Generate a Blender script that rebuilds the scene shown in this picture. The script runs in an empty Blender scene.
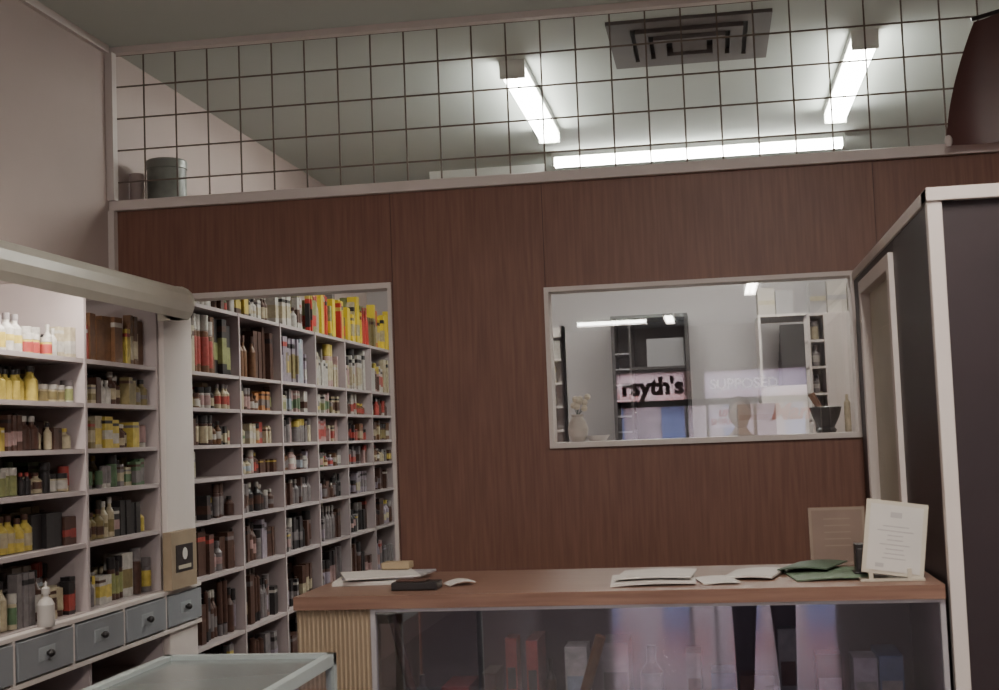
import bpy, math, random
from mathutils import Matrix, Vector
random.seed(7)
C=bpy.context.collection
# ---------------------------------------------------------------- materials
MATS={}
def mat(name,col,rough=0.6,var=0.0,scale=8,stretch=(1,1,1),metal=0.0,spec=0.4,emit=0,bump=0,col2=None):
    if name in MATS: return MATS[name]
    m=bpy.data.materials.new(name); m.use_nodes=True; nt=m.node_tree; b=nt.nodes['Principled BSDF']
    b.inputs['Roughness'].default_value=rough; b.inputs['Metallic'].default_value=metal
    b.inputs['Specular IOR Level'].default_value=spec
    c=(col[0],col[1],col[2],1)
    b.inputs['Base Color'].default_value=c
    if emit:
        b.inputs['Emission Color'].default_value=c; b.inputs['Emission Strength'].default_value=emit
    if var>0 or col2:
        tc=nt.nodes.new('ShaderNodeTexCoord'); mp=nt.nodes.new('ShaderNodeMapping'); mp.inputs['Scale'].default_value=stretch
        no=nt.nodes.new('ShaderNodeTexNoise'); no.inputs['Scale'].default_value=scale; no.inputs['Detail'].default_value=5
        cr=nt.nodes.new('ShaderNodeValToRGB')
        c2=col2 if col2 else tuple(x*(1-var) for x in col)
        cr.color_ramp.elements[0].position=.35; cr.color_ramp.elements[1].position=.68
        cr.color_ramp.elements[0].color=(c2[0],c2[1],c2[2],1); cr.color_ramp.elements[1].color=c
        nt.links.new(tc.outputs['Object'],mp.inputs[0]); nt.links.new(mp.outputs[0],no.inputs['Vector'])
        nt.links.new(no.outputs[0],cr.inputs[0]); nt.links.new(cr.outputs[0],b.inputs['Base Color'])
        if bump:
            bp=nt.nodes.new('ShaderNodeBump'); bp.inputs['Strength'].default_value=bump; bp.inputs['Distance'].default_value=.01
            nt.links.new(no.outputs[0],bp.inputs['Height']); nt.links.new(bp.outputs[0],b.inputs['Normal'])
    MATS[name]=m; return m
def glassmat(name,fac,tint=(1,1,1)):
    m=bpy.data.materials.new(name); m.use_nodes=True; nt=m.node_tree; nt.nodes.clear()
    o=nt.nodes.new('ShaderNodeOutputMaterial'); mx=nt.nodes.new('ShaderNodeMixShader'); t=nt.nodes.new('ShaderNodeBsdfTransparent'); g=nt.nodes.new('ShaderNodeBsdfGlossy')
    g.inputs['Roughness'].default_value=0.01; mx.inputs[0].default_value=fac; t.inputs[0].default_value=(*tint,1)
    nt.links.new(t.outputs[0],mx.inputs[1]); nt.links.new(g.outputs[0],mx.inputs[2]); nt.links.new(mx.outputs[0],o.inputs[0]); return m
def translucent(name,col,tr=.35):
    m=bpy.data.materials.new(name); m.use_nodes=True; nt=m.node_tree; nt.nodes.clear()
    o=nt.nodes.new('ShaderNodeOutputMaterial'); a=nt.nodes.new('ShaderNodeAddShader'); t=nt.nodes.new('ShaderNodeBsdfTranslucent'); d=nt.nodes.new('ShaderNodeBsdfTransparent')
    t.inputs[0].default_value=(*col,1); d.inputs[0].default_value=tuple(c*tr for c in col)+(1,)
    nt.links.new(t.outputs[0],a.inputs[0]); nt.links.new(d.outputs[0],a.inputs[1]); nt.links.new(a.outputs[0],o.inputs[0]); return m

WOOD=mat('wood_panelling',(.215,.104,.072),.45,scale=9,stretch=(9,9,.45),col2=(.16,.072,.053),bump=.05)
PINK=mat('wall_paint_pinkish',(.50,.41,.38),.7,.08,scale=2)
WHITE=mat('white_paint',(.64,.575,.545),.5,.06,scale=5)
SHELFW=mat('shelf_paint',(.42,.36,.36),.5,.08,scale=6)
SHELFB=mat('shelf_back_shaded',(.15,.115,.115),.6,.1,scale=6)  # shade behind the stock is put into this darker back colour
SHELFB1=mat('shelf_back_lit',(.50,.43,.41),.6,.1,scale=6)  # lit copy of the shelf back, valance light put into the colour
CEIL=mat('ceiling_paint',(.52,.565,.53),.8,.05,scale=1.5)
FLOOR=mat('vinyl_floor',(.20,.19,.19),.12,.3,scale=3)
GREYW=mat('backroom_wall_paint',(.46,.425,.43),.7,.05,scale=2)
DARKP=mat('partition_laminate',(.033,.022,.026),.5,.15,scale=6)
WIRE=mat('wire_mesh_hazed',(.17,.14,.12),.7,spec=.1)  # haze is put into the wire colour by lightening it
VENT=mat('vent_metal',(.13,.115,.11),.5,.1)
VENTD=mat('vent_dark',(.02,.018,.018),.6)
LAMP=mat('tube_glow',(1,1,.93),.5,emit=42)
LAMPB=mat('lamp_body',(.65,.66,.62),.5)
BEIGE=mat('door_beige',(.46,.42,.34),.5,.06)
CTOP=mat('counter_veneer',(.24,.14,.10),.35,scale=10,stretch=(.5,9,9),col2=(.17,.09,.065))
TAN=mat('ribbed_tan',(.33,.25,.17),.6,.12,scale=10)
ALU=mat('aluminium',(.50,.48,.50),.4,metal=.5)
PAPER=mat('paper',(.58,.55,.52),.7,.06,scale=20)
PAPER2=mat('paper_printed',(.42,.40,.42),.7,.4,scale=40)
GREENP=mat('green_paper',(.15,.21,.14),.6,.3,scale=9)
DGREENP=mat('dark_green_paper',(.08,.12,.08),.6,.3,scale=9)
BLACK=mat('black_plastic',(.02,.017,.018),.4)
BLUEG=mat('drawer_bluegrey',(.24,.25,.27),.5,.1)
PALEB=mat('pale_blue_trim',(.38,.43,.43),.4,.08)
VAL=mat('valance_enamel',(.62,.59,.51),.35,.06)
GLASS=glassmat('window_glass',.11)
CGLASS=glassmat('counter_glass',.20,(.9,.9,.94))
SHOPG=glassmat('shop_glass',.05)

# ---------------------------------------------------------------- mesh builder
class MB:
    def __init__(s): s.v=[]; s.f=[]; s.mi=[]; s.m=[]; s.sm=[]
    def mid(s,m):
        if m not in s.m: s.m.append(m)
        return s.m.index(m)
    def add(s,vs,fs,m,M=None,smooth=False):
        o=len(s.v); i=s.mid(m)
        s.v+= [tuple(M@Vector(v)) for v in vs] if M else list(vs)
        for f in fs: s.f.append(tuple(k+o for k in f)); s.mi.append(i); s.sm.append(smooth)
    def box(s,x0,x1,y0,y1,z0,z1,m,M=None):
        vs=[(x0,y0,z0),(x1,y0,z0),(x1,y1,z0),(x0,y1,z0),(x0,y0,z1),(x1,y0,z1),(x1,y1,z1),(x0,y1,z1)]
        s.add(vs,[(0,3,2,1),(4,5,6,7),(0,1,5,4),(1,2,6,5),(2,3,7,6),(3,0,4,7)],m,M)
    def lathe(s,cx,cy,cz,prof,ms,n=12,M=None,smooth=True):
        for k in range(len(prof)-1):
            m=ms[k] if isinstance(ms,(list,tuple)) else ms
            (r0,z0),(r1,z1)=prof[k],prof[k+1]; vs=[];fs=[]
            for j in range(n):
                a=2*math.pi*j/n; ca,sa=math.cos(a),math.sin(a)
                vs.append((cx+r0*ca,cy+r0*sa,cz+z0)); vs.append((cx+r1*ca,cy+r1*sa,cz+z1))
            for j in range(n):
                q=(j+1)%n; fs.append((2*j,2*q,2*q+1,2*j+1))
            s.add(vs,fs,m,M,smooth)
    def tube(s,p0,p1,r,m,n=8,r1=None):
        p0=Vector(p0);p1=Vector(p1);d=(p1-p0); L=d.length
        M=Matrix.Translation(p0)@d.to_track_quat('Z','Y').to_matrix().to_4x4()
        r1=r if r1 is None else r1
        s.lathe(0,0,0,[(0.0001,0),(r,0),(r1,L),(0.0001,L)],m,n,M)
    def ball(s,c,r,m,n=10,sc=(1,1,1)):
        k=max(4,n//2); pr=[(max(1e-4,math.sin(math.pi*i/k)),-math.cos(math.pi*i/k)) for i in range(k+1)]
        M=Matrix.Translation(c)@Matrix.Diagonal((r*sc[0],r*sc[1],r*sc[2],1))
        s.lathe(0,0,0,pr,m,n,M)
    def obj(s,name,bevel=0):
        me=bpy.data.meshes.new(name); me.from_pydata(s.v,[],s.f)
        for m in s.m: me.materials.append(m)
        me.polygons.foreach_set('material_index',s.mi); me.polygons.foreach_set('use_smooth',s.sm); me.update()
        o=bpy.data.objects.new(name,me); C.objects.link(o)
        if bevel:
            b=o.modifiers.new('b','BEVEL'); b.width=bevel; b.segments=2; b.limit_method='ANGLE'
        return o
def B(name,x0,x1,y0,y1,z0,z1,m,bevel=0):
    b=MB(); b.box(x0,x1,y0,y1,z0,z1,m); return b.obj(name,bevel)

XL,XR,ZC,YB,YF=-2.33,2.6,3.12,9.0,-11.0
# ---------------------------------------------------------------- room shell
B('floor',XL-.1,XR+.1,YF-.1,YB+.1,-.1,0,FLOOR)
B('ceiling',XL-.1,XR+.1,YF-.1,YB+.1,ZC,ZC+.1,CEIL)
B('wall_left',XL-.1,XL,YF,YB,0,ZC,PINK)
B('wall_right',XR,XR+.1,YF,YB,0,ZC,PINK)
B('wall_back',XL,XR,YB,YB+.1,0,ZC,GREYW)
w=MB(); Y0,Y1=5.0,5.08
def pan(x0,x1,z0,z1):
    w.box(x0,x1,Y0,Y1,z0,z1,WOOD)
pan(XL,-1.195,2.11,2.456)
pan(-1.195,-.605,0,2.456); pan(-.605,.535,0,1.455); pan(-.605,.535,2.055,2.456)
pan(.535,XR,0,2.456)
for x in (-1.19,-.60,.62):
    w.box(x-.0015,x+.0015,4.9985,5.0,2.06 if x>-1.1 else 0.,2.456,mat('seam',(.09,.045,.036),.7))
w.obj('wall_wood_panelled')
t=MB(); t.box(XL,XR,4.975,5.10,2.456,2.497,WHITE); t.obj('trim_1',.004)
t=MB(); t.box(XL,XR,4.98,5.02,3.095,3.12,WHITE); t.box(XL,-2.30,4.96,5.0,2.497,3.095,WHITE); t.box(XL,-2.305,4.965,4.999,2.13,2.456,WHITE); t.obj('trim_2')
t=MB(); t.box(XL,XL+.02,-3,4.96,3.09,3.12,WHITE); t.obj('trim_3')
t=MB(); t.box(-2.0,-1.195,4.985,5.09,2.088,2.11,WHITE); t.box(-1.21,-1.195,4.99,5.09,0,2.088,WHITE); t.obj('trim_4')
w=MB(); x=-2.2
while x<XR:
    w.box(x-.003,x+.003,5.035,5.039,2.497,3.12,WIRE); x+=.1345
z=2.58
while z<3.12:
    w.box(XL,XR,5.03,5.034,z-.003,z+.003,WIRE); z+=.13
w.obj('wire_mesh_screen')
w=MB()
for (a,b_,c,d) in ((-.605,.535,2.04,2.057),(-.605,.535,1.452,1.472),(-.605,-.588,1.472,2.04),(.518,.535,1.472,2.04)):
    w.box(a,b_,4.985,5.09,c,d,WHITE)
w.box(-.588,.518,5.09,5.26,1.452,1.472,WHITE)
w.box(-.588,.518,5.028,5.032,1.472,2.04,GLASS)
w.obj('window_1')

# ---------------------------------------------------------------- ceiling fixtures
def fixture(name,x0,x1,y0,y1,along,power,col=(1,.99,.92)):
    b=MB(); zc=ZC; b.box(x0,x1,y0,y1,zc-.03,zc,LAMPB)
    if along=='y':
        xm=(x0+x1)/2
        for dx in (-.030,.030): b.tube((xm+dx,y0+.015,zc-.056),(xm+dx,y1-.015,zc-.056),.021,LAMP,10)
        for yy in (y0,y1-.014): b.box(x0,x1,yy,yy+.014,zc-.080,zc-.03,LAMPB)
        c=(xm,(y0+y1)/2); sx,sy=.12,(y1-y0)
    else:
        ym=(y0+y1)/2
        for dy in (-.028,.028): b.tube((x0+.015,ym+dy,zc-.056),(x1-.015,ym+dy,zc-.056),.020,LAMP,10)
        for xx in (x0,x1-.014): b.box(xx,xx+.014,y0,y1,zc-.080,zc-.03,LAMPB)
        c=((x0+x1)/2,ym); sx,sy=(x1-x0),.12
    o=b.obj(name)
    l=bpy.data.lights.new(name+'_light','AREA'); l.shape='RECTANGLE'; l.size=sx; l.size_y=sy; l.energy=power; l.color=col
    lo=bpy.data.objects.new('lamp',l); C.objects.link(lo); lo.location=(c[0],c[1],zc-.09); lo.parent=o
    return o
WARM=(1,.88,.79)
fixture('fluorescent_ceiling_light',-.835,-.725,5.62,6.96,'y',9)
fixture('fluorescent_ceiling_light',.64,.75,5.60,6.98,'y',9)
fixture('fluorescent_ceiling_light',-.84,.80,7.55,7.66,'x',7)
fixture('fluorescent_ceiling_light',.35,.49,1.2,2.5,'y',56,WARM)
fixture('fluorescent_ceiling_light',-1.2,-1.06,-1.8,-.5,'y',54,WARM)
fixture('fluorescent_ceiling_light',.42,.56,-5.6,-4.3,'y',14,WARM)
fixture('fluorescent_ceiling_light',-.6,-.46,-9.2,-7.9,'y',7,WARM)
fixture('fluorescent_ceiling_light',-1.85,-.85,-9.0,-8.89,'x',5,WARM)
b=MB(); b.box(-1.62,-.92,7.86,7.93,ZC-.05,ZC,LAMPB); b.tube((-1.6,7.895,ZC-.065),(-.94,7.895,ZC-.065),.015,WHITE); b.obj('unlit_batten_light')
# air diffuser
b=MB(); cx,cy=-.02,5.53
for i,(r0,r1,m) in enumerate(((.325,.235,VENT),(.235,.215,VENTD),(.215,.165,VENT),(.165,.145,VENTD),(.145,.095,VENT),(.095,.07,VENTD),(.07,.0,VENT))):
    if r1==0: b.box(cx-r0,cx+r0,cy-r0,cy+r0,ZC-.03,ZC,m); continue
    zl=ZC-.014-.006*i if m is VENT else ZC-.004
    b.box(cx-r0,cx+r0,cy-r0,cy-r1,zl,ZC,m); b.box(cx-r0,cx+r0,cy+r1,cy+r0,zl,ZC,m)
    b.box(cx-r0,cx-r1,cy-r1,cy+r1,zl,ZC,m); b.box(cx+r1,cx+r0,cy-r1,cy+r1,zl,ZC,m)
b.obj('ceiling_air_diffuser')

# ---------------------------------------------------------------- shelving
ZL=[.45,.72,.99,1.21,1.38,1.515,1.665,1.81]
def shelving(name,ys,zs,ztop,bm,xf=-2.02,xb=-2.325):
    b=MB(); b.box(xb,xb+.008,ys[0],ys[-1],0,ztop,bm)
    for y in ys: b.box(xb,xf,y-.008,y+.008,0,ztop,SHELFW)
    for z in zs:
        for i in range(len(ys)-1): b.box(xb,xf-.003,ys[i]+.008,ys[i+1]-.008,z-.015,z,SHELFW)
    b.box(xb,xf-.02,ys[0],ys[-1],0,.08,SHELFW)
    return b.obj(name)
YS1=[1.8,2.38,2.96,3.54,4.12,4.70]
YS2=[5.01,5.58,6.15,6.72,7.29,7.86,8.43,8.985]
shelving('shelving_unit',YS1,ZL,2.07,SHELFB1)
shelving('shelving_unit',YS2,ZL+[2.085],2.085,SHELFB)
B('pillar_white',XL,-2.0,4.715,4.985,0,2.11,WHITE,.004)
# products
pc={}
def pm(n,c,r=.4): 
    g=sum(c)/3; c=tuple(g*.12+x*.88 for x in c)
    pc[n]=mat('product_'+n,c,r,.3,scale=45); return pc[n]
for n,c in dict(white=(.50,.47,.43),cream=(.47,.40,.26),yellow=(.58,.44,.06),orange=(.45,.18,.05),red=(.40,.05,.04),brown=(.09,.04,.028),amber=(.17,.075,.03),green=(.10,.18,.09),lime=(.28,.30,.11),dkgreen=(.04,.08,.06),black=(.03,.026,.028),blue=(.08,.11,.22),ltblue=(.32,.38,.44),pink=(.42,.26,.25),lilac=(.30,.25,.31),grey=(.20,.175,.18),olive=(.23,.18,.07)).items(): pm(n,c)
pc['vyellow']=mat('product_vyellow',(.66,.50,.04),.4); pc['vred']=mat('product_vred',(.46,.04,.03),.4)
def item(b,x,y,z,kind,wd,h,mb,ml,mc):
    r=wd/2; l0=random.uniform(.1,.3); l1=random.uniform(.4,.58)
    if kind=='bottle':
        b.lathe(x,y,z,[(.001,0),(r,.003),(r,h*l0),(r*1.02,h*l0),(r*1.02,h*l1),(r,h*l1),(r,h*.62),(r*.42,h*.76),(r*.4,h*.84),(r*.5,h*.84),(r*.5,h),(.001,h)],[mb,mb,ml,ml,ml,mb,mb,mb,mc,mc,mc],9)
    elif kind=='jar':
        b.lathe(x,y,z,[(.001,0),(r,.003),(r,h*l0*.6),(r*1.02,h*l0*.6),(r*1.02,h*.6),(r*.98,h*.62),(r*.98,h*.7),(r*.9,h*.72),(r*1.0,h*.74),(r*1.0,h*.99),(.001,h)],[mb,mb,ml,ml,ml,mb,mb,mc,mc,mc],10)
    elif kind=='tube':
        b.lathe(x,y,z,[(.001,0),(r*.7,0),(r*.7,h*.2),(r*.85,h*.22),(r*.8,h*.95),(.001,h)],[mc,mc,mb,ml,mb],8)
    else:
        a=Matrix.Translation((x,y,z))@Matrix.Rotation(random.uniform(-.12,.12),4,'Z')
        b.box(-r,r,-r,r,0,h,mb,a); b.box(-r-.0005,r+.0008,-r-.0008,r*.9,h*l0,h*(l1+.1),ml,a)
        if random.random()<.5: b.box(-r-.0003,r+.0006,-r-.0006,r*.9,h*.78,h*.88,mc,a)
def wchoice(d):
    k=list(d); return pc[random.choices(k,[d[i] for i in k])[0]]
base={'white':4,'cream':5,'yellow':3,'brown':8,'amber':6,'red':2,'green':2,'black':4,'pink':2.5,'orange':1.5,'grey':3,'lime':2,'blue':1,'dkgreen':2.5,'olive':3,'lilac':1}
lab={'white':4,'cream':7,'yellow':3,'red':2.5,'green':1,'lime':2,'pink':2,'ltblue':1,'olive':2,'grey':2,'brown':1}
cap={'black':6,'white':3,'red':1.2,'yellow':1,'grey':2,'brown':2}
def fill(b,y0,y1,z,zmax,xf=-2.035,dense=.97,kinds=('bottle','jar','box','tube'),kw=(4,2,5,1),bcol=None,hmul=1.0,rows=2,lcol=None):
    for row in range(rows):
        y=y0+.010; xx=xf-.01-row*.085
        while y<y1-.03:
            k=random.choices(kinds,kw)[0]; h=random.uniform(.5,.97)*(zmax-z)*hmul; wd=min(random.uniform(.026,.050),h*.8)
            if k=='box': wd*=random.uniform(.8,1.6)
            mb_,ml,mc=wchoice(bcol or base),wchoice(lcol or lab),wchoice(cap)
            if random.random()<.3: ml=mb_
            for n in range(random.choice((1,1,2,2,3,4))):
                if y+wd>y1-.009: break
                if random.random()<dense: item(b,xx-wd/2-random.uniform(0,.025),y+wd/2,z,k,wd*.97,h*random.choice((1,1,.9)),mb_,ml,mc)
                y+=wd+random.uniform(.0005,.004)
            else: continue
            y+=.006
            if y>y1-.04: break
b=MB()
for i in range(1,len(YS1)-1):
    for j,z in enumerate(ZL):
        zn=(ZL+[2.03])[j+1]-.02
        kw=dict()
        if z<.9 : continue
        if z==1.81 and i<=3: kw=dict(bcol={'cream':7,'white':4,'lime':3,'yellow':3},kinds=('jar','box','bottle'),kw=(5,1,2),hmul=.62)
        if z==1.81 and i==4: kw=dict(bcol={'yellow':4,'amber':3,'brown':4,'cream':2,'red':2,'dkgreen':1},kinds=('bottle','box'),kw=(3,3),hmul=1.05,lcol={'cream':3,'red':2,'yellow':3,'white':1})
        if z==1.665: kw=dict(bcol={'cream':5,'yellow':4,'green':2,'dkgreen':1,'white':2,'olive':3,'brown':3})
        if z==1.515: kw=dict(bcol={'brown':5,'amber':3,'cream':3,'yellow':2,'olive':2,'white':1},lcol={'cream':5,'yellow':2,'white':2,'pink':1})
        if z==1.38: kw=dict(bcol={'green':4,'lime':3,'cream':3,'grey':2,'black':2,'olive':2})
        if z==1.21: kw=dict(bcol={'black':3,'brown':4,'yellow':3,'cream':3,'olive':2})
        if z==.99: kw=dict(bcol={'black':3,'brown':3,'white':2,'grey':3,'cream':2},hmul=.9)
        fill(b,YS1[i],YS1[i+1],z,zn,**kw)
for i in range(len(YS1)-1):
    fill(b,YS1[i],YS1[i+1],.45,.70,bcol={'white':1,'black':3,'brown':3,'grey':3},dense=.7)
b.obj('medicine_bottles_and_boxes')
b=MB()
zz=ZL+[2.085]
for i in range(len(YS2)-1):
    for j,z in enumerate(zz):
        if z<.44: continue
        zn=(zz+[2.42])[j+1]-.02
        kw=dict(); ya=YS2[i]
        if z>2.05:
            if i==0: ya=5.12
            if i<2: kw=dict(hmul=.42,bcol={'green':2,'white':3,'black':2,'cream':2,'brown':2})
            elif i==2: kw=dict(hmul=.62,bcol={'white':4,'cream':3,'green':1})
            else: kw=dict(hmul=.95,kinds=('box','bottle'),kw=(6,1),bcol={'vyellow':5,'lime':1,'vred':4,'cream':2,'olive':2},lcol={'vyellow':2,'cream':2,'vred':2,'black':1})
        elif z>1.8 and i==2: kw=dict(bcol={'ltblue':3,'lilac':3,'white':1},kinds=('box',),kw=(1,))
        elif z>1.8 and i>=3: kw=dict(bcol={'cream':4,'white':3,'yellow':1,'pink':3},kinds=('box','jar'),kw=(4,1))
        elif z>1.5 and i in(2,3): kw=dict(bcol={'pink':3,'white':2,'cream':2,'grey':2},kinds=('box','jar'),kw=(4,1))
        elif z>1.5: kw=dict(bcol={'brown':5,'amber':4,'cream':3,'white':1,'black':2,'orange':1,'red':1})
        elif z<1.3: kw=dict(bcol={'grey':4,'pink':1,'lilac':1.5,'brown':7,'black':4},lcol={'grey':4,'lilac':2,'brown':3,'pink':2,'cream':1})  # falloff of light on low shelves put into darker stock colours
        else: kw=dict(bcol={'brown':6,'pink':2,'grey':3,'lilac':2,'amber':3,'cream':2,'green':1})
        if (i==0 and 1.1<z<1.5): kw['dense']=.2
        fill(b,ya,YS2[i+1],z,zn,**kw)
b.obj('medicine_bottles_and_boxes')

# valance with rounded end, lamp behind
b=MB()
pts=[(-1.99,2.10),(-1.92,2.098),(-1.885,2.085),(-1.868,2.06),(-1.862,2.03),(-1.868,2.00),(-1.885,1.975),(-1.90,1.985),(-1.88,2.01),(-1.875,2.03),(-1.88,2.055),(-1.893,2.075),(-1.925,2.086),(-1.99,2.088)]
n=len(pts); ys=(1.8,4.66)
vs=[(x,y,z) for y in ys for x,z in pts]
fs=[(i,(i+1)%n,n+(i+1)%n,n+i) for i in range(n)]+[tuple(range(n,2*n))]
b.add(vs,fs,VAL,smooth=False)
cap_=[(-2.0,2.10)]+pts[1:7]+[(-2.0,1.975)]; yy=4.66
m_=len(cap_); b.add([(x,yy,z) for x,z in cap_]+[(x,yy+.015,z) for x,z in cap_],[tuple(range(m_))[::-1],tuple(range(m_,2*m_))]+[(i,(i+1)%m_,m_+(i+1)%m_,m_+i) for i in range(m_)],VAL)
b.lathe(0,0,0,[(.001,0),(.064,0),(.064,.02),(.05,.032),(.001,.035)],VAL,20,Matrix.Translation((-1.925,4.66,2.037))@Matrix.Rotation(-math.pi/2,4,'X'))
for y in (2.4,3.6,4.6): b.box(-2.325,-1.93,y,y+.02,2.085,2.098,VAL)
val=b.obj('shelf_light_valance')
TL=mat('valance_tube_glow',(1,.95,.85),.5,emit=14)
b=MB(); b.box(-1.985,-1.945,2.2,4.0,2.055,2.085,LAMPB); b.tube((-1.965,2.22,2.04),(-1.965,3.98,2.04),.013,TL,10); o=b.obj('tube_lamp')
o.parent=val
l=bpy.data.lights.new('shelf_lamp','AREA'); l.shape='RECTANGLE'; l.size=.05; l.size_y=1.9; l.energy=14; l.color=(1,.93,.84)
lo=bpy.data.objects.new('shelf_lamp',l); C.objects.link(lo); lo.location=(-1.93,3.1,2.02); lo.rotation_euler=(0,math.radians(60),0); lo.parent=val

# drawers
b=MB(); yd=[2.86,3.22,3.58,3.94,4.30,4.65,4.99]
b.box(-2.019,-1.985,yd[0],yd[-1],.975,.989,WHITE); b.box(-2.019,-1.985,yd[0],yd[-1],.835,.85,WHITE)
for i in range(len(yd)-1):
    b.box(-2.019,-1.985,yd[i]-.007,yd[i]+.007,.85,.975,WHITE)
    b.box(-2.019,-1.980,yd[i]+.014,yd[i+1]-.014,.858,.968,BLUEG)
    ym=(yd[i]+yd[i+1])/2
    b.tube((-1.98,ym,.915),(-1.97,ym,.915),.006,BLACK); b.ball((-1.966,ym,.915),.012,BLACK,12)
    b.box(-1.981,-1.979,ym-.05,ym+.05,.895,.935,mat('drawer_label',(.3,.32,.34),.6))
b.obj('drawer_unit',.002)
b=MB(); b.box(-1.998,-1.965,4.66,4.90,.99,1.20,TAN)
b.box(-1.965,-1.963,4.70,4.86,1.05,1.15,mat('box_label_dark',(.03,.02,.02),.5)); b.lathe(0,0,0,[(.001,0),(.022,0),(.022,.002),(.001,.002)],PAPER,16,Matrix.Translation((-1.963,4.78,1.115))@Matrix.Rotation(math.pi/2,4,'Y'))
b.box(-1.965,-1.9625,4.72,4.84,1.06,1.075,mat('label_cream',(.4,.36,.28),.6))
b.obj('cardboard_display_box',.003)
b=MB(); b.lathe(-1.992,3.78,.9895,[(.001,0),(.024,0),(.026,.01),(.026,.065),(.018,.08),(.009,.088),(.009,.096),(.013,.096),(.013,.112),(.005,.118),(.001,.135)],mat('bottle_plastic',(.42,.39,.37),.5),18)
b.obj('squeeze_bottle')

# ---------------------------------------------------------------- tin on ledge, and a stand-in for its reflection
def tin(name,x,y,z,r,h,col,lid):
    b=MB(); b.lathe(x,y,z,[(.001,0),(r,0),(r,h*.03),(r*.97,h*.05),(r*.97,h*.80),(r*1.02,h*.81),(r*1.02,h*.97),(r*.97,h),(.001,h)],[lid,lid,lid,col,lid,lid,lid,lid],28); return b.obj(name)
tin('round_tin',-2.17,5.18,2.4975,.082,.19,mat('tin_green',(.20,.215,.19),.4,.4,scale=14),mat('tin_lid',(.17,.18,.16),.35,metal=.2))
tin('round_tin',-2.292,5.16,2.4975,.030,.14,mat('tin_reflection',(.42,.34,.32),.5,.15),mat('tin_reflection_lid',(.38,.31,.29),.4))  # small wall-toned tin standing in for the first tin's faint reflection
b=MB(); b.box(XL,XR,5.10,5.28,2.47,2.497,WHITE); b.obj('trim_5')

# dark red drape hanging on the right
b=MB(); RED=mat('dark_red_cloth',(.11,.045,.04),.4,.3,scale=3)
vs=[];fs=[];nx,nz=28,18
for i in range(nx+1):
    for j in range(nz+1):
        u=i/nx; v=j/nz
        x=.868+u*.5+.12*(v**1.6)*(1-u)
        vs.append((x,4.90+.012*math.sin(u*9+v),2.475+.44*v+.10*v*u))
for i in range(nx):
    for j in range(nz): a=i*(nz+1)+j; fs.append((a,a+nz+1,a+nz+2,a+1))
b.add(vs,fs,RED,smooth=True); b.tube((.98,4.91,2.925),(1.38,4.91,3.015),.008,BLACK); b.tube((1.2,4.91,2.97),(1.2,4.91,3.12),.006,BLACK)
b.ball((.875,4.90,2.49),.014,WHITE,10,(1,.6,1.6))  # white ball stands in for a highlight at the drape's tip
b.obj('hanging_drape')

# ---------------------------------------------------------------- right partition
b=MB(); xr=.53
b.box(xr,xr+.05,3.30,3.93,0,2.02,DARKP); b.box(xr,xr+.05,4.72,4.985,0,2.02,DARKP); b.box(xr,xr+.05,3.93,4.72,1.985,2.02,DARKP)
b.box(xr+.03,XR,3.285,3.335,0,2.02,DARKP)
b.box(xr-.006,xr+.06,3.27,4.985,2.02,2.052,WHITE); b.box(xr-.006,XR,3.262,3.345,2.02,2.052,WHITE)
b.box(xr-.004,xr+.03,3.27,3.305,0,2.02,WHITE)
b.obj('wall_partition',.002)
b=MB()
b.box(xr-.015,xr+.055,3.93,3.98,0,1.985,WHITE); b.box(xr-.015,xr+.055,4.67,4.72,0,1.985,WHITE); b.box(xr-.015,xr+.055,3.98,4.67,1.94,1.985,WHITE)
b.box(xr+.015,xr+.05,3.98,4.67,0.01,1.94,BEIGE)
for z0,z1 in ((.2,.9),(1.05,1.8)): b.box(xr+.010,xr+.015,4.08,4.57,z0,z1,BEIGE)
b.tube((xr+.015,4.05,1.0),(xr-.03,4.05,1.0),.01,ALU); b.ball((xr-.035,4.05,1.0),.024,ALU,12)
b.obj('door_1',.002)

# ---------------------------------------------------------------- counter
b=MB(); zt=1.12; cx0,cx1=-1.06,.515
b.box(cx0,cx1,3.27,3.83,zt-.033,zt,CTOP)
b.box(cx0+.005,-.865,3.285,3.82,0.08,zt-.033,TAN)
x=cx0+.010
while x<-.868:
    b.lathe(x,3.285,.08,[(.0035,0),(.0035,zt-.114)],TAN,8); x+=.0115
y=3.292
while y<3.815:
    b.lathe(cx0+.005,y,.08,[(.0035,0),(.0035,zt-.114)],TAN,8); y+=.0115
b.box(-.865,-.853,3.28,3.30,.08,zt-.033,ALU); b.box(cx1-.012,cx1,3.28,3.30,.08,zt-.033,ALU)
b.box(-.853,cx1-.012,3.28,3.30,zt-.042,zt-.033,ALU); b.box(-.853,cx1-.012,3.28,3.30,.30,.315,ALU)
b.box(-.853,cx1-.012,3.28,3.30,.08,.30,CTOP)
INT=mat('case_interior',(.17,.12,.14),.6,.1)
b.box(-.853,cx1,3.80,3.82,.08,zt-.033,INT); b.box(-.853,cx1,3.30,3.80,.08,.10,INT); b.box(cx1-.012,cx1,3.30,3.80,.1,zt-.033,INT)
b.box(-.853,cx1-.012,3.288,3.291,.315,zt-.042,CGLASS)
for z in (.78,.52): b.box(-.853,cx1-.012,3.40,3.79,z-.008,z,mat('glass_shelf',(.22,.26,.26),.15))
b.box(cx0+.01,cx1,3.31,3.80,0,.08,BLACK)
ctr=b.obj('shop_counter')
b=MB()
cols=[('brown','grey'),('black','lilac'),('dkgreen','grey'),('brown','black'),('red','brown'),('black','red'),('grey','brown'),('lilac','grey'),('grey','black'),('blue','grey'),('white','ltblue'),('brown','grey'),('black','grey')]
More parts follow.
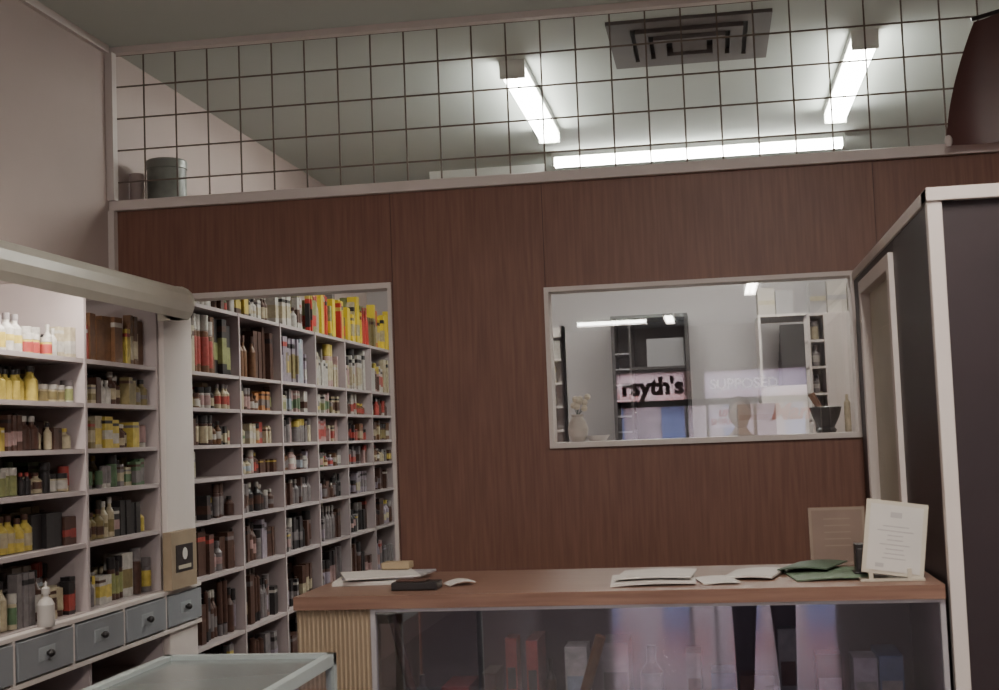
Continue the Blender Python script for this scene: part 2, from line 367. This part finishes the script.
for zsh,hm in ((.78,.22),(.52,.2)):
    xx=-.82
    while xx<.46:
        wd=random.uniform(.03,.09); h=random.uniform(.07,hm); c=random.choice(cols)
        if -.62<xx<-.48: c=('red','black'); wd=.03; h=.19
        y0=random.uniform(3.42,3.55)
        if xx+wd>.49: break
        if random.random()<.35:
            r=wd*.35; b.lathe(xx+wd/2,y0+r,zsh,[(.001,0),(r,0),(r,h*.6),(r*.4,h*.75),(r*.4,h),(.001,h)],[pc[c[0]],pc[c[0]],pc[c[1]],pc[c[1]],pc[c[1]]],12)
        else:
            b.box(xx,xx+wd,y0,y0+random.uniform(.06,.18),zsh,zsh+h,pc[c[0]]); b.box(xx+.004,xx+wd-.004,y0-.001,y0,zsh+h*.3,zsh+h*.6,pc[c[1]])
        xx+=wd+random.uniform(.002,.05)
b.tube((-.83,3.36,1.06),(-.77,3.38,.79),.012,pc['brown'],8); b.tube((-.30,3.36,1.0),(-.37,3.38,.79),.014,pc['amber'],8)
g=b.obj('display_case_goods'); g.parent=ctr
l=bpy.data.lights.new('case_fill','AREA'); l.shape='RECTANGLE'; l.size=1.2; l.size_y=.03; l.energy=.5; l.color=(1,.9,.95)  # added light to brighten the case inside, no fixture there
lo=bpy.data.objects.new('case_fill',l); C.objects.link(lo); lo.location=(-.17,3.33,zt-.045); lo.rotation_euler=(math.radians(25),0,0); lo.parent=ctr

def sheet(b,x,y,w_,d_,rot,z,th,m,curl=0.0):
    M=Matrix.Translation((x,y,z))@Matrix.Rotation(math.radians(rot),4,'Z')
    n=8; vs=[];fs=[]
    for i in range(n+1):
        u=i/n; zz_=curl*math.sin(u*math.pi)*.7+curl*.5*u*u
        for k in (0,1):
            vs+= [(w_*(u-.5),d_*(k-.5),zz_),(w_*(u-.5),d_*(k-.5),zz_+th)]
    for i in range(n):
        a=4*i; c=a+4
        fs+=[(a+1,c+1,c+3,a+3),(a,a+2,c+2,c),(a,c,c+1,a+1),(a+2,a+3,c+3,c+2)]
    fs+=[(0,1,3,2),(4*n,4*n+2,4*n+3,4*n+1)]
    b.add(vs,fs,m,M)
z=zt+.001
b=MB(); sheet(b,-.93,3.63,.22,.26,8,z,.010,PAPER); sheet(b,-.90,3.64,.20,.22,-5,z+.0105,.006,PAPER2); sheet(b,-.92,3.60,.20,.2,20,z+.017,.004,PAPER); b.obj('magazine_stack')
b=MB(); b.box(-.935,-.855,3.68,3.74,z+.0225,z+.042,mat('card_tan',(.35,.27,.17),.6)); b.obj('small_card_box',.003)
b=MB(); b.box(-.83,-.71,3.36,3.43,z,z+.020,BLACK); b.box(-.82,-.74,3.37,3.42,z+.020,z+.026,pc['brown']); b.obj('wallet_case',.004)
b=MB(); sheet(b,-.675,3.48,.07,.07,25,z,.002,PAPER,.012); b.obj('paper_slip')
b=MB(); sheet(b,-.17,3.46,.21,.22,3,z,.006,PAPER,.006); sheet(b,-.16,3.47,.19,.19,-4,z+.013,.004,PAPER,.005); b.obj('newspaper')
b=MB(); sheet(b,-.01,3.43,.09,.15,10,z,.003,PAPER,.004); b.obj('paper_pad')
b=MB(); sheet(b,.085,3.54,.13,.20,-12,z,.005,PAPER,.008); b.obj('paper_bag')
b=MB(); sheet(b,.265,3.52,.19,.26,6,z,.003,GREENP,.006); sheet(b,.24,3.62,.13,.2,-20,z+.011,.003,DGREENP,.008); b.obj('green_leaflets')
b=MB(); b.box(.335,.405,3.46,3.51,z+.011,z+.08,BLACK); b.box(.34,.40,3.458,3.46,z+.02,z+.07,mat('dk',(.04,.035,.035),.3)); b.box(.33,.41,3.45,3.52,z+.009,z+.012,BLACK); b.obj('black_desk_box',.004)
b=MB(); M=Matrix.Translation((.245,3.76,z+.001))@Matrix.Rotation(math.radians(-6),4,'X')
BC=mat('brown_card',(.18,.125,.10),.6,.15); BC2=mat('brown_card_edge',(.21,.155,.12),.6)
b.box(0,.15,0,.008,0,.155,BC2,M); b.box(.008,.142,-.001,0,.008,.147,BC,M)
for k in range(5): b.box(.04,.11,-.0015,-.001,.05+.018*k,.053+.018*k,BC2,M)
b.obj('brown_framed_card')
b=MB(); M=Matrix.Translation((.333,3.35,z+.003))@Matrix.Rotation(math.radians(8.5),4,'Y')@Matrix.Rotation(math.radians(-10),4,'X')
FR=mat('frame_pale',(.46,.42,.35),.4); INK=mat('ink_grey',(.36,.345,.34),.7); CP=mat('certificate_paper',(.50,.48,.455),.7,.05)
b.box(0,.145,0,.008,0.022,.20,FR,M); b.box(.01,.135,-.0015,0,.03,.19,CP,M)
b.box(.058,.085,-.002,-.0015,.16,.173,INK,M)
for k in range(8): 
    a=random.uniform(.0,.025); b.box(.03+a,.115-a,-.002,-.0015,.06+.011*k,.0625+.011*k,INK,M)
b.box(.03,.05,-.002,-.0015,.038,.048,INK,M)
M2=Matrix.Translation((.333,3.35,z))
b.box(.0,.15,-.002,.06,0,.006,FR,M2); b.box(.02,.03,.0,.02,0,.03,FR,M2); b.box(.11,.12,.0,.02,0,.03,FR,M2)
b.obj('framed_certificate')
b=MB(); x0,x1,y0,y1=-1.27,-.865,1.7,2.97; zs=1.03
for (a,b1,c,d) in ((x0,x1,y1-.02,y1),(x0,x1,y0,y0+.02),(x0,x0+.02,y0,y1),(x1-.02,x1,y0,y1)): b.box(a,b1,c,d,zs-.025,zs,PALEB)
b.box(x0+.02,x1-.02,y0+.02,y1-.02,zs-.015,zs-.01,mat('showcase_top',(.17,.19,.19),.2))
for X in (x0,x1-.02):
    for Yy in (y0,y1-.02): b.box(X,X+.02,Yy,Yy+.02,0,zs-.025,PALEB)
b.box(x0+.005,x1-.005,y0+.005,y1-.005,0,.6,PALEB); b.box(x0+.008,x1-.008,y0+.008,y1-.008,.6,zs-.025,CGLASS)
b.obj('showcase')

# ---------------------------------------------------------------- dispensary behind window
CG=mat('cab_grey',(.2,.19,.2),.5); CD=mat('cab_dark',(.035,.03,.03),.6)
b=MB(); x0,x1=-.62,-.13
b.box(x0,x1,8.95,8.98,0,2.25,CD); b.box(x0,x0+.02,8.6,8.95,0,2.25,CD); b.box(x1-.02,x1,8.6,8.95,0,2.25,CD); b.box(x0,x1,8.6,8.95,2.23,2.25,CD)
b.box(x0+.11,x0+.125,8.6,8.95,0,2.23,CD)
for k in range(18): b.box(x0+.02,x0+.11,8.6,8.95,.3+.1*k,.31+.1*k,CG)
for k in range(5): b.box(x0+.125,x1-.02,8.62,8.95,.3+.4*k,.315+.4*k,CD)
b.box(x0+.22,x1-.03,8.7,8.9,1.92,2.1,CG)
b.obj('dark_storage_cabinet')
def island(name,x0,x1,y0,y1,h,dz=.2,solid=None):
    b=MB(); b.box(x0,x1,y1-.01,y1,0,h,WHITE)
    xe=x1 if solid is None else solid
    for X in (x0,xe-.012,x1-.012): b.box(X,X+.012,y0,y1,0,h,WHITE)
    if solid: b.box(solid,x1,y0,y0+.01,0,h,WHITE)
    zz=.1
    while zz<h+.01: b.box(x0,x1,y0+.011,y1-.01,min(zz,h)-.012,min(zz,h),WHITE); zz+=dz
    zz=.1
    while zz<h-.1:
        xx=x0+.015
        while xx<xe-.05:
            wd=random.uniform(.03,.045); item(b,xx+wd/2,y0+.04,zz,random.choice(('bottle','jar','box')),wd,random.uniform(.4,.8)*dz,wchoice({'white':4,'cream':3,'grey':3,'brown':1}),wchoice({'white':3,'cream':2}),wchoice({'white':2,'grey':2,'black':1})); xx+=wd+.008
        zz+=dz
    return b.obj(name)
island('stock_shelf',-1.35,-.79,7.3,7.42,2.1,.13)
island('stock_shelf',.48,1.3,6.7,6.95,2.05,.13,.57)
CB=mat('pale_carton',(.46,.42,.38),.7,.1); CB2=mat('grey_carton',(.33,.31,.31),.7,.1)
def cartons(x0,x1,y0,y1,z0,hmax,seed):
    rr=random.Random(seed); b=MB(); x=x0
    while x<x1-.05:
        wd=rr.uniform(.07,.13); h=rr.uniform(.5,1)*hmax; m=rr.choice((CB,CB2,CB))
        if x+wd>x1: break
        b.box(x,x+wd-.004,y0,y1,z0,z0+h,m); b.box(x+.002,x+wd-.006,y0-.001,y0,z0+h*.4,z0+h*.55,rr.choice((CB2,pc['pink'],pc['cream']))); b.box(x+wd*.45,x+wd*.53,y0,y1,z0+h,z0+h+.001,CB2)
        x+=wd
    return b.obj('carton_stack')
cartons(.50,1.25,6.74,6.92,2.0505,.20,3)
b=MB()
for k in range(5): b.box(.43,.60,8.3+.09*k,8.34+.09*k,1.75,2.12-.05*k,CD)
b.box(.30,.62,8.3,8.78,0,1.75,WHITE); b.box(.30,.62,8.28,8.8,2.17,2.185,WHITE)
for X in (.30,.605): b.box(X,X+.015,8.28,8.8,1.75,2.17,WHITE)
b.obj('filing_rack')
cartons(.31,.62,8.4,8.7,2.1855,.20,5)
VX,VY=-.515,5.17
b=MB(); b.lathe(VX,VY,1.4725,[(.001,0),(.025,0),(.036,.02),(.04,.05),(.03,.08),(.02,.095),(.026,.105),(.022,.105),(.001,.09)],mat('vase_white',(.40,.36,.32),.3),18)
FL=mat('dried_flower',(.50,.44,.34),.8)
for k in range(11):
    a=random.uniform(0,6.28); r=random.uniform(.0,.032); tp=(VX+r*math.cos(a)+.01,VY+r*math.sin(a)*.6,1.60+random.uniform(0,.045)); b.tube((VX,VY,1.57),tp,.0015,pc['dkgreen'],5); b.ball(tp,.013,FL,8)
b.obj('vase_of_flowers')
b=MB(); MX,MY=.42,5.17
b.lathe(MX,MY,1.4725,[(.001,0),(.035,0),(.038,.01),(.03,.02),(.05,.06),(.06,.095),(.055,.097),(.045,.06),(.02,.03),(.001,.028)],mat('mortar_dark',(.03,.027,.027),.4),20)
b.tube((MX+.01,MY,1.51),(MX-.05,MY+.01,1.62),.009,mat('pestle_wood',(.2,.1,.06),.5),10,.014)
b.obj('mortar_and_pestle')
b=MB(); b.lathe(.498,5.15,1.4725,[(.001,0),(.012,0),(.012,.11),(.006,.12),(.006,.14),(.001,.14)],pc['cream'],12); b.obj('narrow_bottle')
b=MB(); BB=mat('beige_carton',(.46,.39,.35),.6,.1); b.box(.095,.235,5.12,5.20,1.4725,1.59,BB); b.box(.10,.23,5.119,5.12,1.53,1.55,mat('carton_band',(.38,.30,.26),.6)); b.box(.163,.167,5.12,5.20,1.59,1.5915,mat('carton_band',(.25,.17,.14),.6)); b.obj('beige_carton',.002)
b=MB(); b.lathe(-.44,5.18,1.4725,[(.001,0),(.03,0),(.045,.02),(.047,.022),(.042,.022),(.001,.006)],PAPER,18); b.obj('white_dish')

# ---------------------------------------------------------------- shopfront (behind camera, seen reflected)
b=MB(); ys0,ys1=YF,YF+.06
for x in (-1.45,-.42,-.10,.62,1.4): b.box(x,x+.05,ys0,ys1,0,1.97,ALU)
FP=mat('shopfront_panel',(.34,.30,.32),.6,.1)
b.box(XL,-1.45,ys0,ys1,0,ZC,FP); b.box(1.45,XR,ys0,ys1,0,ZC,FP)
b.box(-1.45,1.45,ys0,ys1,2.40,ZC,FP); b.box(-1.45,1.45,ys0,ys1,1.88,1.98,BLACK); b.box(-1.45,-.42,ys0,ys1,0,.3,DARKP); b.box(-.42,-.10,ys0,ys1,1.98,2.40,FP)
b.box(-1.45,1.45,ys0+.02,ys0+.025,.3,2.40,SHOPG)
b.obj('wall_front')
SG1=translucent('sign_film_pink',(.85,.66,.62),.45); SG2=translucent('sign_film_pale',(.58,.50,.56))
def panel(b,x0,x1,z0,z1,m): b.add([(x0,YF+.08,z0),(x1,YF+.08,z0),(x1,YF+.08,z1),(x0,YF+.08,z1)],[(0,1,2,3)],m)
b=MB(); panel(b,-1.45,-.28,1.98,2.42,SG1); s1=b.obj('shop_sign')
b=MB(); panel(b,-.10,1.45,1.98,2.40,SG2); panel(b,-.06,.5,1.52,1.84,SG2); s2=b.obj('shop_sign')
# street opposite
b=MB(); b.box(-8,8,-17,-16.8,0,4.5,mat('street_render',(.60,.46,.47),.8,.3,scale=3))
SB=mat('street_window_blue',(.20,.22,.38),.4); SR=mat('street_awning_red',(.50,.12,.09),.7)
for k in range(12):
    b.box(-7+1.2*k,-6.55+1.2*k,-16.79,-16.76,.3,2.0,SB); b.box(-7.1+1.2*k,-6.2+1.2*k,-16.79,-16.5,2.02,2.25,SR)
b.obj('wall_across_street')
B('pavement',-8,8,-17,YF-.12,-.1,-.02,mat('pavement_concrete',(.5,.5,.52),.8,.2))
REDL=mat('red_lettering_glow',(.5,.01,.01),.5,emit=.5); WHL=mat('white_lettering_glow',(.9,.85,.9),.5,emit=2.6)  # letters given their own glow in place of daylight behind them
def text(par,s,x,z,size,m,bold=.0,shear=0,y=YF+.09):
    c=bpy.data.curves.new('lettering','FONT'); c.body=s; c.size=size; c.offset=bold; c.shear=shear; c.materials.append(m)
    o=bpy.data.objects.new('lettering',c); C.objects.link(o); o.location=(x,y,z); o.rotation_euler=(math.pi/2,0,0); o.parent=par
text(s1,"rsyth's",-1.38,2.08,.365,mat('dark_red_lettering',(.05,.008,.008),.5),.018)
text(s2,"SUPPOSED",-.02,2.12,.22,WHL,.004)
text(s2,"urs",.08,1.70,.2,REDL,.008,.3); text(s2,"SHIRK",-.03,1.57,.13,REDL,.004)
text(s2,"Man",.88,1.62,.34,REDL,.012,.3)

# ---------------------------------------------------------------- person standing at the camera (legs reflected in the counter glass)
def person():
    px,py=.21,-.48
    J={'pel':(0,0,.95,.15),'wst':(0,0,1.08,.135),'chs':(0,0,1.30,.165),'nck':(0,0,1.47,.06),'hd0':(0,.01,1.54,.06)}
    for s,n in ((-1,'l'),(1,'r')):
        J['hip'+n]=(s*.09,0,.90,.095);J['kn'+n]=(s*.10,.02,.50,.062);J['an'+n]=(s*.11,-.01,.10,.042);J['to'+n]=(s*.13,.14,.04,.035)
        J['sh'+n]=(s*.19,0,1.40,.06);J['el'+n]=(s*.27,-.04,1.14,.045);J['wr'+n]=(s*.24,.16,1.28,.03);J['hn'+n]=(s*.20,.22,1.33,.028)
    E=[('pel','wst'),('wst','chs'),('chs','nck'),('nck','hd0')]
    for n in 'lr': E+=[('pel','hip'+n),('hip'+n,'kn'+n),('kn'+n,'an'+n),('an'+n,'to'+n),('chs','sh'+n),('sh'+n,'el'+n),('el'+n,'wr'+n),('wr'+n,'hn'+n)]
    K=list(J); me=bpy.data.meshes.new('b'); me.from_pydata([J[k][:3] for k in K],[(K.index(a),K.index(c)) for a,c in E],[])
    o=bpy.data.objects.new('tmp',me); C.objects.link(o); o.modifiers.new('s','SKIN'); sv=me.skin_vertices[0].data
    for i,k in enumerate(K): sv[i].radius=(J[k][3],J[k][3]*(.75 if k in('chs','wst','pel') else 1)); sv[i].use_root=(k=='pel')
    ss=o.modifiers.new('u','SUBSURF'); ss.levels=2; ss.render_levels=2
    dg=bpy.context.evaluated_depsgraph_get(); em=bpy.data.meshes.new_from_object(o.evaluated_get(dg)); bpy.data.objects.remove(o)
    JE=mat('denim',(.03,.035,.06),.8,.3,scale=30); SH=mat('shirt',(.2,.18,.16),.8,.1); SK=mat('skin',(.45,.27,.2),.5); SHOE=mat('shoe_leather',(.04,.02,.015),.4); HR=mat('hair_brown',(.04,.022,.015),.7,.3,scale=40)
    b=MB(); vs=[tuple(v.co) for v in em.vertices]
    grp={}
    for p in em.polygons:
        c=p.center
        m=SHOE if c.z<.09 else JE if c.z<.98 else SK if (c.z>1.46 or (c.y>.15 and c.z>1.1)) else SH
        grp.setdefault(m,[]).append(tuple(p.vertices))
    for m,f in grp.items():
        used=sorted({k for q in f for k in q}); mp={k:i for i,k in enumerate(used)}
        b.add([vs[k] for k in used],[tuple(mp[k] for k in q) for q in f],m,smooth=True)
    b.ball((0,.02,1.62),.1,SK,20,(.78,.92,1.18)); b.ball((0,-.005,1.655),.105,HR,20,(.80,.92,.98))
    b.ball((0,.118,1.61),.014,SK,8,(.8,1.2,1.6))
    for s in (-1,1):
        b.ball((s*.08,.01,1.61),.025,SK,8,(.4,.8,1.2)); b.ball((s*.03,.10,1.635),.011,PAPER,8); b.ball((s*.03,.108,1.635),.006,BLACK,8); b.tube((s*.045,.106,1.655),(s*.015,.110,1.657),.003,HR,5)
        for k in range(4):
            p0=Vector((s*(.215-.018*k),.235,1.335)); p1=p0+Vector((-s*.012,.035,.012)); p2=p1+Vector((-s*.02,.012,-.02)); b.tube(p0,p1,.009,SK,7,.008); b.tube(p1,p2,.008,SK,7,.007); b.ball(p1,.0085,SK,7)
        p0=Vector((s*.18,.21,1.32)); p1=p0+Vector((-s*.03,.02,-.01)); b.tube(p0,p1,.01,SK,7,.008)
    b.tube((-.022,.108,1.578),(.022,.108,1.578),.004,mat('lip',(.35,.13,.11),.5),6)
    M=Matrix.Translation((px,py,-.008)); b.v=[tuple(M@Vector(v)) for v in b.v]
    return b.obj('standing_man')
person()

# ---------------------------------------------------------------- world + camera
wd=bpy.data.worlds.new('World'); bpy.context.scene.world=wd; wd.use_nodes=True
bg=wd.node_tree.nodes['Background']; bg.inputs[0].default_value=(.82,.87,1,1); bg.inputs[1].default_value=8
f=1340.0; yaw=math.radians(8.9); pitch=math.radians(3.95); roll=0.038
R=Matrix.Rotation(yaw,4,'Z')@Matrix.Rotation(math.pi/2+pitch,4,'X')@Matrix.Rotation(-roll,4,'Z')
cam=bpy.data.cameras.new('Camera'); co=bpy.data.objects.new('Camera',cam); C.objects.link(co)
co.matrix_world=Matrix.Translation((0,0,1.5))@R; cam.sensor_width=36; cam.lens=f*36/999; cam.clip_start=.05
cam.dof.use_dof=True; cam.dof.focus_distance=6.5; cam.dof.aperture_fstop=9
bpy.context.scene.camera=co
